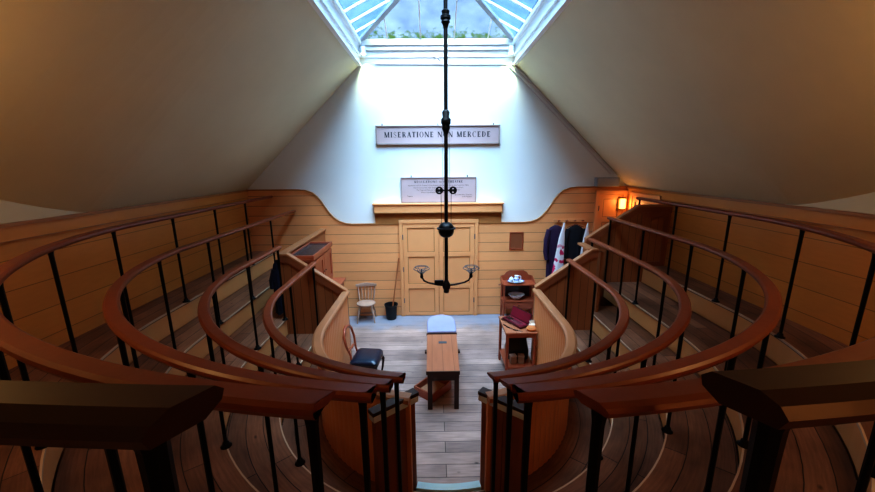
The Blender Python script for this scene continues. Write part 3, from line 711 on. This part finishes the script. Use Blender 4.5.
# ------------------------------------------------------------------ spindle-back chair
wc = thing('spindle_back_chair', 'pale worn spindle-back wooden chair against the boarded wall', 'chair', (-1.50, 7.05, 0), math.radians(4)); wc.scale = (.95, .92, .93)
MB().loft([[(.20*math.cos(a)*k, .19*math.sin(a)*k, z) for a in [2*PI*i/24 for i in range(24)]] for k, z in ((.85, .375), (1, .39), (1, .41), (.9, .42), (.4, .412))]).build('seat', 'palewood', wc, smooth=True)
for sx in (-1, 1):
    for sy in (-1, 1):
        MB().tube([(sx*.12, sy*.11, .39), (sx*.15, sy*.14, .22), (sx*.165, sy*.155, .14), (sx*.185, sy*.18, 0)], [.015, .021, .015, .013], 8).build('leg', 'palewood', wc, smooth=True)
    MB().tube([(sx*.155, -.15, .17), (sx*.155, 0, .17), (sx*.155, .15, .17)], [.010, .016, .010], 7).build('stretcher', 'palewood', wc, smooth=True)
MB().tube([(-.155, 0, .17), (0, 0, .17), (.155, 0, .17)], [.010, .016, .010], 7).build('stretcher', 'palewood', wc, smooth=True)
for i in range(6):
    x = -.15+.06*i; e = abs(i-2.5) > 2
    MB().tube([(x, .155-(.03 if e else 0), .41), (x*1.12, .19, .56), (x*1.22, .215, .73)], [.013 if e else .008, .017 if e else .011, .012 if e else .007], 7).build('spindle', 'palewood', wc, smooth=True)
rings = []
for i in range(13):
    u = -1+i/6; x = .225*u; y = .225-.05*u*u*1.0; zt = .80-.025*u*u+(.012 if abs(u) > .9 else 0); h_ = .075-.03*u*u
    rings.append([(x, y-.013, zt-h_), (x, y+.013, zt-h_), (x, y+.016, zt), (x, y-.010, zt)])
MB().loft(rings).build('crest_rail', 'palewood', wc, bevel=.005)

# bucket and broom
bk = thing('bucket', 'black bucket on the floor beside the left door frame', 'bucket', (-1.0, 7.12, 0))
MB().lathe([(.095, 0), (.10, .01), (.125, .29), (.14, .30), (.14, .32), (.128, .32), (.118, .29), (.092, .03), (.0, .03)], n=24, cap=True).build('pail', 'bucket', bk, smooth=True)
MB().tube([(.135*math.cos(a), -.13*math.sin(a)*.35-.02, .31-.06*math.sin(a)) for a in [PI*i/12 for i in range(13)]], .004, 6).build('bail_handle', 'wire', bk)
br = thing('broom', 'wooden broom handle standing in the black bucket and leaning on the door frame', 'broom', (-.99, 7.10, .05))
MB().tube([(0, 0, .05), (.17, .13, 1.22)], .0135, 8).build('handle', 'broomwood', br, smooth=True)
MB().lathe([(.05, -.01), (.06, .04), (.03, .10), (.015, .13)], n=12).build('mop_head', 'linen', br, smooth=True)

# ------------------------------------------------------------------ cabinet, left
cb = thing('bureau_cabinet', 'red mahogany cabinet with tray top and two doors behind the left partition', 'cabinet', (-2.26, 5.24, 0))
MB().box(0, .36, 0, .97, 1.2, 1.76).build('upper_case', 'mahog', cb, bevel=.006)
b = MB(); b.box(-.01, .39, -.02, 1.0, 1.76, 1.79).box(-.01, .39, -.02, .02, 1.79, 1.84).box(-.01, .39, .96, 1.0, 1.79, 1.84).box(-.01, .02, .02, .96, 1.79, 1.84).box(.36, .39, .02, .96, 1.79, 1.84); b.build('tray_rim', 'mahog', cb, bevel=.006)
MB().box(.02, .36, .02, .96, 1.79, 1.815).build('tray_lining', 'lining', cb)
for (y0, y1) in ((.03, .475), (.49, .94)):
    b = MB(); b.box(.36, .372, y0, y1, 1.22, 1.74)
    for (a, c, z0, z1) in ((y0, y0+.07, 1.22, 1.74), (y1-.07, y1, 1.22, 1.74), (y0+.07, y1-.07, 1.67, 1.74), (y0+.07, y1-.07, 1.22, 1.30)): b.box(.372, .386, a, c, z0, z1)
    d = b.build('door', 'mahog', cb, bevel=.003)
    MB().lathe([(.006, 0), (.013, .01), (.006, .02)], n=8).build('knob', 'darkwood', d, loc=(.39, y1-.035 if y0 < .3 else y0+.035, 1.46))
MB().box(-.0, .56, .0, .95, .0, 1.16).build('lower_chest', 'mahog', cb, bevel=.006)
MB().box(-.0, .60, -.02, .97, 1.16, 1.195).build('desk_top', 'mahog', cb, bevel=.008)
for i in range(3):
    d = MB().box(.56, .575, .05, .9, .1+.32*i, .38+.32*i).build('drawer', 'mahog', cb, bevel=.004)
    MB().box(.575, .59, .4, .55, .24+.32*i, .26+.32*i).build('drawer_pull', 'brass', d)

# ------------------------------------------------------------------ cloth
def garment(name, label, cat, m, x, y, ztop, rows, sleeves=None, seed=1, shift=None, thick=1., group=None):
    """rows: (drop, half width, depth); folds deepen downwards"""
    rnd = random.Random(seed); root = thing(name, label, cat, (x, y, ztop), 0, group)
    ph = [rnd.random()*6 for _ in range(3)]; rings = []; n = 44
    for j, (dz, hw, dp) in enumerate(rows):
        f = j/(len(rows)-1); ring = []
        for i in range(n):
            a = 2*PI*i/n; fold = 1+f*(.12*math.sin(5*a+ph[0])+.10*math.sin(9*a+ph[1])+.06*math.sin(14*a+ph[2]))
            ca, sa = math.cos(a), math.sin(a)
            ring.append(((abs(ca)**.8)*(1 if ca > 0 else -1)*hw*(1+f*.04*math.sin(6*a)) + (shift or 0)*f, sa*dp*fold, -dz+.012*f*math.sin(4*a+ph[1])))
        rings.append(ring)
    MB().loft(rings).build('cloth', m, root, smooth=True)
    for sl in (sleeves or []): MB().tube(sl[0], sl[1], 10).build('sleeve', m, root, smooth=True)
    return root
rk = thing('coat_rack', 'tan wooden peg rail on the boarded wall holding the coats and aprons', 'coat rack', (2.65, D-.03, 2.0))
MB().box(-.34, .34, -.025, 0, -.035, .035).build('rail_board', 'paint', rk, bevel=.004)
for x in (-.24, -.08, .08, .24): MB().tube([(x, -.02, 0), (x, -.10, .015)], [.011, .014], 8).build('peg', 'mahog', rk, smooth=True)
cy = D-.135
g1 = garment('frock_coat', 'dark purple frock coat hanging leftmost on the peg rail', 'coat', 'purple', 2.345, cy, 1.93, [(0, .03, .02), (.05, .12, .04), (.10, .16, .055), (.4, .15, .06), (.55, .14, .055), (.85, .155, .06), (1.18, .15, .065)], [([(-.14, -.01, -.09), (-.185, -.02, -.3), (-.19, -.03, -.55), (-.165, -.05, -.70)], [.05, .055, .048, .042])], 3)
g2 = garment('stained_apron', 'white apron with red blood stains hanging beside the purple coat', 'apron', 'apron', 2.47, cy-.10, 1.99, [(0, .012, .012), (.12, .03, .015), (.3, .06, .02), (.6, .085, .025), (.9, .11, .03), (1.16, .13, .03)], None, 5, -.08)
g3 = garment('frock_coat', 'black frock coat hanging in the middle of the peg rail', 'coat', 'blackcloth', 2.735, cy-.01, 1.93, [(0, .03, .02), (.04, .11, .04), (.09, .17, .055), (.35, .16, .07), (.6, .15, .06), (.95, .18, .07), (1.3, .18, .07)], [([(-.15, -.01, -.08), (-.20, -.03, -.35), (-.19, -.05, -.66)], [.05, .05, .042]), ([(.15, -.01, -.08), (.20, -.03, -.35), (.19, -.05, -.66)], [.05, .05, .042])], 8)
MB().tube([(-.17, 0, -.05), (0, 0, .02), (.17, 0, -.05)], .009, 6).build('hanger', 'mahog', g3)
g4 = garment('apron', 'clean white apron hanging rightmost on the peg rail', 'apron', 'whitecloth', 2.93, cy-.11, 1.99, [(0, .012, .012), (.12, .03, .015), (.3, .055, .02), (.55, .08, .03), (.9, .10, .035), (1.2, .11, .04)], None, 11, -.03)
g5 = garment('dark_jacket', 'dark navy jacket hanging beside the left partition on the standings', 'jacket', 'navy', -2.42, 5.22, 1.78, [(0, .015, .03), (.06, .04, .09), (.2, .055, .12), (.45, .06, .12), (.65, .055, .11), (.80, .065, .12)], [([(-.01, -.09, -.12), (-.05, -.11, -.28), (-.055, -.11, -.40)], [.035, .04, .03])], 13)

# framed notice, grey box, wall lamp
t = thing('framed_notice', 'small brown framed notice on the boards right of the doors', 'notice', (1.58, D-.03, 1.60))
MB().box(-.125, .125, -.012, 0, -.165, .165).build('notice_panel', 'brown', t)
b = MB(); b.box(-.14, .14, -.025, 0, .16, .18).box(-.14, .14, -.025, 0, -.18, -.16).box(-.14, -.12, -.025, 0, -.18, .18).box(.12, .14, -.025, 0, -.18, .18); b.build('frame', 'mahog', t, bevel=.003)
t = thing('junction_box', 'grey box on the panelling ledge at the right end of the back wall', 'box', (3.31, D-.07, 2.68))
MB().box(-.22, .22, -.07, .07, 0, .175).build('casing', 'greyplastic', t, bevel=.008)
MB().box(-.205, .205, -.078, -.068, .015, .16).build('cover', 'greyplastic', t, bevel=.004)
t = thing('wall_lamp', 'small amber glowing lamp on the panelled door at the right corner', 'lamp', (3.64, D-.075, 2.34))
MB().box(-.075, .075, -.02, .03, -.12, .12).build('back_plate', 'brass', t, bevel=.005)
MB().box(-.055, .055, -.075, -.02, -.10, .10).build('lamp_glass', 'lampglow', t, bevel=.012)
# spot lamps at the feet of the skylight
for s, w in ((-1, 'left'), (1, 'right')):
    t = thing('spot_lamp', 'small white spot lamp at the %s corner below the skylight' % w, 'lamp', (s*1.33, D-.13, 5.17), 0, 'spot lamps below the skylight')
    MB().tube([(0, 0, .03), (0, -.0, -.09)], [.04, .05], 12).build('lamp_head', 'white', t, smooth=True)
    MB().lathe([(.042, -.092), (.042, -.098)], n=12).build('lens', 'spotglow', t)
    MB().box(-.02, .02, .0, .13, .0, .04).build('bracket', 'white', t)
t = tag(MB().tube([(1.32, D-.02, 4.90), (3.40, D-.02, 2.92)], .012, 6).tube([(1.36, D-.02, 4.95), (3.47, D-.02, 2.92)], .011, 6).build('cable_run', 'greycap'), 'pair of grey cables running down the right edge of the white wall', 'cable')
t = tag(MB().tube([(-1.15, D-.012, 4.94), (1.33, D-.012, 4.92)], .009, 6).build('wall_wire', 'greycap'), 'thin pale wire stretched level across the wall below the skylight', 'wire')
t = tag(MB().tube([(-.06, D, 5.05), (-.06, D-.07, 5.05), (.0, D-.09, 5.02), (.06, D-.08, 4.96)], .012, 6).build('wall_hook', 'wire'), 'small metal hook on the white wall behind the gas pipe', 'hook')
t = tag(MB().add([(x, y, z+(.02 if x < 0 else -.012)) for z in (4.228, 4.35) for x, y in ((-2.1, 2.62), (2.1, 2.62), (2.1, 2.78), (-2.1, 2.78))], [(0, 3, 2, 1), (4, 5, 6, 7), (0, 1, 5, 4), (1, 2, 6, 5), (2, 3, 7, 6), (3, 0, 4, 7)]).build('tie_beam', 'brown', bevel=.01), 'brown timber tie beam crossing high overhead', 'beam')

# ------------------------------------------------------------------ washstand with china
ws = thing('washstand', 'mahogany washstand with gallery back against the wall right of the doors', 'washstand', (1.60, 6.92, 0))
MB().box(-.33, .33, -.02, .30, .755, .78).build('top', 'mahog', ws, bevel=.006)
gal = [(-.33, .78), (.33, .78), (.33, .85), (.30, .88), (.25, .89), (.21, .95), (.14, .985), (-.14, .985), (-.21, .95), (-.25, .89), (-.30, .88), (-.33, .85)]
MB().prism(gal, .285, .305, 'Y').build('gallery_back', 'mahog', ws)
for s in (-1, 1):
    MB().prism([(-.02, .78), (.29, .78), (.29, .88), (.15, .85), (.02, .80)], s*.32-.008, s*.32+.008, 'X').build('gallery_side', 'mahog', ws)
    MB().tube([(s*.30, .01, 0), (s*.30, .01, .16), (s*.30, .01, .2), (s*.30, .01, .76)], [.016, .022, .022, .022], 8).build('leg', 'mahog', ws, smooth=True)
    MB().tube([(s*.30, .27, 0), (s*.30, .27, .16), (s*.30, .27, .2), (s*.30, .27, .76)], [.016, .022, .022, .022], 8).build('leg', 'mahog', ws, smooth=True)
MB().box(-.32, .32, -.01, .29, .40, .43).build('shelf', 'mahog', ws, bevel=.004)
MB().box(-.30, .30, .01, .28, .25, .40).build('drawer_case', 'mahog', ws)
d = MB().box(-.27, .27, -.005, .012, .27, .385).build('drawer', 'mahog', ws, bevel=.004)
MB().lathe([(.008, 0), (.016, .008), (.01, .018)], n=8).build('knob', 'darkwood', d, loc=(-.0, -.02, .32))
MB().box(-.29, .29, .27, .285, .43, .755).build('back_board', 'darkwood', ws)
MB().tube([(-.33, .0, .78), (-.37, -.0, .79), (-.42, 0, .775)], [.012, .011, .009], 7).build('towel_peg', 'mahog', ws, smooth=True)
t = thing('wash_dish', 'blue and white oval china dish on top of the washstand', 'dish', (1.55, 7.03, .78))
MB().lathe([(.06, 0), (.07, .008), (.17, .035), (.175, .04), (.165, .04), (.07, .016), (.0, .014)], n=28, sy=.72).build('bowl', 'china', t, smooth=True)
MB().lathe([(.155, .0366), (.172, .0415), (.172, .043), (.155, .039)], n=28, cap=False, sy=.72).build('blue_rim', 'blueprint', t)
t = thing('china_jug', 'small blue and white china jug standing in the dish on the washstand', 'jug', (1.56, 7.03, .797))
MB().lathe([(.03, 0), (.035, .005), (.055, .03), (.058, .06), (.04, .095), (.032, .115), (.042, .135), (.036, .133), (.026, .115), (.0, .1)], n=20).build('body', 'china', t, smooth=True)
MB().tube([(.035, 0, .125), (.085, 0, .12), (.09, 0, .07), (.055, 0, .04)], .008, 7).build('handle', 'china', t, smooth=True)
MB().lathe([(.0575, .045), (.0595, .055), (.0595, .062), (.056, .07)], n=20, cap=False).build('blue_band', 'blueprint', t)
t = thing('china_cup', 'small white china pot left of the jug in the dish', 'pot', (1.46, 7.04, .81))
MB().lathe([(.022, 0), (.042, .02), (.045, .05), (.036, .07), (.012, .085), (.012, .095), (0, .1)], n=16).build('body', 'china', t, smooth=True)
t = tag(MB().lathe([(.06, 0), (.07, .008), (.13, .06), (.165, .10), (.17, .105), (.155, .10), (.11, .05), (0, .02)], n=28, sy=.8).build('wash_bowl', 'china', None, True, loc=(1.57, 7.04, .43)), 'plain white wash bowl on the shelf of the washstand', 'bowl')

# ------------------------------------------------------------------ instrument table
it = thing('instrument_table', 'two-tier mahogany side table of surgical instruments against the right barrier', 'table', (.92, 4.84, 0)); it.scale = (1.08, .98, 1.11)
MB().box(0, .43, 0, .62, .655, .68).build('table_top', 'tabletop', it, bevel=.006)
b = MB(); b.box(.02, .41, .02, .035, .60, .655).box(.02, .035, .02, .6, .60, .655).box(.395, .41, .02, .6, .60, .655).box(.02, .41, .585, .6, .60, .655); b.build('apron', 'mahog', it)
MB().box(.02, .41, .02, .60, .15, .175).build('lower_shelf', 'mahog', it, bevel=.004)
MB().box(.03, .40, .025, .04, .09, .15).build('lower_rail', 'mahog', it)
for x, y in ((.03, .035), (.40, .035), (.03, .585), (.40, .585)):
    MB().tube([(x, y, 0), (x, y, .03), (x, y, .1), (x, y, .655)], [.012, .022, .021, .022], 8).build('leg', 'mahog', it, smooth=True)
ic = thing('instrument_case', 'open crimson-lined instrument case on the side table', 'case', (1.125, 5.17, .757), math.radians(-62))
MB().box(-.21, .21, -.08, .08, 0, .035).build('tray', 'leathercase', ic, bevel=.004)
MB().box(-.195, .195, -.066, .066, .034, .040).build('lining', 'redvelvet', ic)
b = MB(); c, s_ = math.cos(math.radians(72)), math.sin(math.radians(72))
b.loft([[(x, .08, .035), (x, .08+.16*c, .035+.16*s_), (x, .08+.16*c+.025*s_, .035+.16*s_-.025*c), (x, .08+.025*s_, .035-.025*c)] for x in (-.21, .21)]); b.build('lid', 'leathercase', ic)
b = MB(); b.loft([[(x, .078+.012*c, .037+.012*s_), (x, .078+.148*c, .037+.148*s_), (x, .084+.148*c, .034+.148*s_), (x, .084+.012*c, .034+.012*s_)] for x in (-.198, .198)]); b.build('lid_lining', 'redvelvet', ic)
for i in range(3):
    t = thing('surgical_knife', 'steel surgical knife lying in the crimson case', 'knife', ic.matrix_basis @ Vector((0, 0, 0)), 0, 'knives in the crimson case')
    t.location = (1.125, 5.17, .757); t.rotation_euler = (0, 0, math.radians(-62))
    y = -.045+.03*i; MB().box(-.17, -.05, y-.007, y+.007, .040, .054).build('handle', 'darkwood', t, bevel=.003)
    MB().prism([(-.05, y-.008), (.13, y-.008), (.17, y+.002), (.12, y+.007), (-.05, y+.006)], .042, .046, 'Z').build('blade', 'steel', t)
for i, (x, y, a, l) in enumerate(((.985, 5.03, -60, .16), (1.04, 4.96, -48, .18), (1.12, 4.90, -25, .13), (.975, 5.24, -68, .15), (1.06, 5.12, -58, .12))):
    t = thing('probe', 'slender steel instrument laid loose on the front of the side table', 'instrument', (x, y, .756), math.radians(a), 'loose instruments on the side table')
    MB().tube([(-l/2, 0, .006), (-l*.1, 0, .007), (l/2, 0, .004)], [.006, .007, .002], 6).build('shaft', 'steel', t, smooth=True)
    MB().box(-l/2-.02, -l/2+.05, -.008, .008, 0, .014).build('handle', 'darkwood', t, bevel=.003)
t = tag(MB().lathe([(.03, 0), (.065, .01), (.075, .035), (.055, .06), (.0, .065)], n=16, sy=.85).build('sponge', 'bandage', None, True, loc=(1.305, 4.915, .757)), 'rust-orange sponge at the front right corner of the side table', 'sponge')
t = thing('linen_roll', 'cream linen bandage bundle behind the orange sponge', 'bandage', (1.335, 4.995, .757), .3); t.scale = (.85, .85, 1)
MB().lathe([(.03, 0), (.062, .01), (.06, .06), (.02, .075)], n=14, sy=.8).build('bundle', 'linen', t, smooth=True)
for i in range(4): MB().tube([(-.03+.02*i, 0, .06), (-.045+.03*i, .01, .115)], [.015, .010], 6).build('loose_end', 'linen', t, smooth=True)
t = thing('leather_bag', 'black leather bag on the lower shelf of the side table', 'bag', (1.17, 5.20, .197))
MB().loft([rr(-.16, .16, -.12, .12, 0, .04), rr(-.17, .17, -.13, .13, .12, .05), rr(-.15, .15, -.09, .09, .24, .04), rr(-.14, .14, -.03, .03, .33, .02)]).build('body', 'blackleather', t, smooth=True)
MB().tube([(-.06, 0, .32), (-.05, 0, .38), (.05, 0, .38), (.06, 0, .32)], .009, 7).build('handle', 'blackleather', t, smooth=True)
for x, a, w in ((1.07, .2, 'left'), (1.19, -.15, 'right')):
    t = thing('wooden_box', 'small dull wooden box, %s one of two before the black bag' % w, 'box', (x, 4.98, .197), a, 'small boxes on the lower shelf')
    MB().box(-.045, .045, -.04, .04, 0, .11).build('body', 'cardboard', t, bevel=.004)
    MB().box(-.048, .048, -.043, .043, .112, .135).build('lid', 'palewood', t, bevel=.004)

# ------------------------------------------------------------------ light
wd = bpy.data.worlds.new('overcast_sky'); bpy.context.scene.world = wd; wd.use_nodes = True
bg = wd.node_tree.nodes['Background']; bg.inputs[0].default_value = (.72, .88, 1.0, 1); bg.inputs[1].default_value = 1.3
def area(name, loc, rot, sx, sy, power, col, portal=False):
    l = bpy.data.lights.new(name, 'AREA'); l.shape = 'RECTANGLE'; l.size = sx; l.size_y = sy; l.energy = power; l.color = col
    if portal: l.cycles.is_portal = True
    o = bpy.data.objects.new(name, l); C.objects.link(o); o.location = loc; o.rotation_euler = rot; return o
area('skylight_portal', (0, (SY+D)/2, GZ-.01), (0, 0, 0), 2*SX, D-SY, 1, (1, 1, 1), True)
def point(name, loc, power, col, r=.05):
    l = bpy.data.lights.new(name, 'POINT'); l.energy = power; l.color = col; l.shadow_soft_size = r
    o = bpy.data.objects.new(name, l); C.objects.link(o); o.location = loc; return o
def spot(name, loc, target, power, col, ang, blend=.6):
    l = bpy.data.lights.new(name, 'SPOT'); l.energy = power; l.color = col; l.spot_size = math.radians(ang); l.spot_blend = blend; l.shadow_soft_size = .03
    o = bpy.data.objects.new(name, l); C.objects.link(o); o.location = loc
    o.rotation_euler = (Vector(target)-Vector(loc)).to_track_quat('-Z', 'Y').to_euler(); return o
sl = bpy.data.lights.new('overcast_daylight', 'SUN'); sl.energy = 44; sl.angle = math.radians(70); sl.color = (1, .89, .76)
so = bpy.data.objects.new('overcast_daylight', sl); C.objects.link(so); so.rotation_euler = Vector((0, .38, -1)).to_track_quat('-Z', 'Y').to_euler()
for s in (-1, 1): spot('spot_light', (s*1.33, D-.14, 5.06), (s*1.28, D, 4.6), 45, (.85, 1, .45), 70, 1.)
point('wall_lamp_light', (3.60, D-.25, 2.36), 2.5, (1, .5, .16), .04)
# warm house lamps under the low ceiling on either side behind the camera
for s in (-1, 1): point('house_lamp', (s*2.6, 1.4, 3.5), 20, (1, .60, .26), .12)

point('stair_lamp', (1.6, -.3, 2.45), 9, (1, .38, .12), .05)
# ------------------------------------------------------------------ camera
F = 365.0; VX, VY = 432.5, 164.0; roll = math.radians(.5)
c, s = math.cos(roll), math.sin(roll)
ux, uy = (VX-437.5)*c-(VY-246)*s, (VX-437.5)*s+(VY-246)*c
pit = math.atan(-uy/F); yaw = math.atan(-ux*math.cos(pit)/F)
cy_, sy_ = math.cos(-yaw), math.sin(-yaw)
def rotz(v): return Vector((v[0]*cy_-v[1]*sy_, v[0]*sy_+v[1]*cy_, v[2]))
right = rotz((1, 0, 0)); up = rotz((0, math.sin(pit), math.cos(pit))); fwd = rotz((0, math.cos(pit), -math.sin(pit)))
r_img = c*right-s*up; u_img = s*right+c*up
cam = bpy.data.cameras.new('camera'); co = bpy.data.objects.new('camera', cam); C.objects.link(co)
cam.sensor_width = 36; cam.lens = F/875*36; cam.clip_start = .02
mt = Matrix.Identity(4)
for i in range(3): mt[i][0] = r_img[i]; mt[i][1] = u_img[i]; mt[i][2] = -fwd[i]
mt.translation = (-.11, 0, 3.14); co.matrix_world = mt
sc = bpy.context.scene; sc.camera = co
sc.view_settings.view_transform = 'Standard'
try: sc.view_settings.look = 'High Contrast'
except Exception: pass
sc.view_settings.exposure = -0.05
sc.cycles.max_bounces = 8; sc.cycles.diffuse_bounces = 5; sc.cycles.transparent_max_bounces = 8
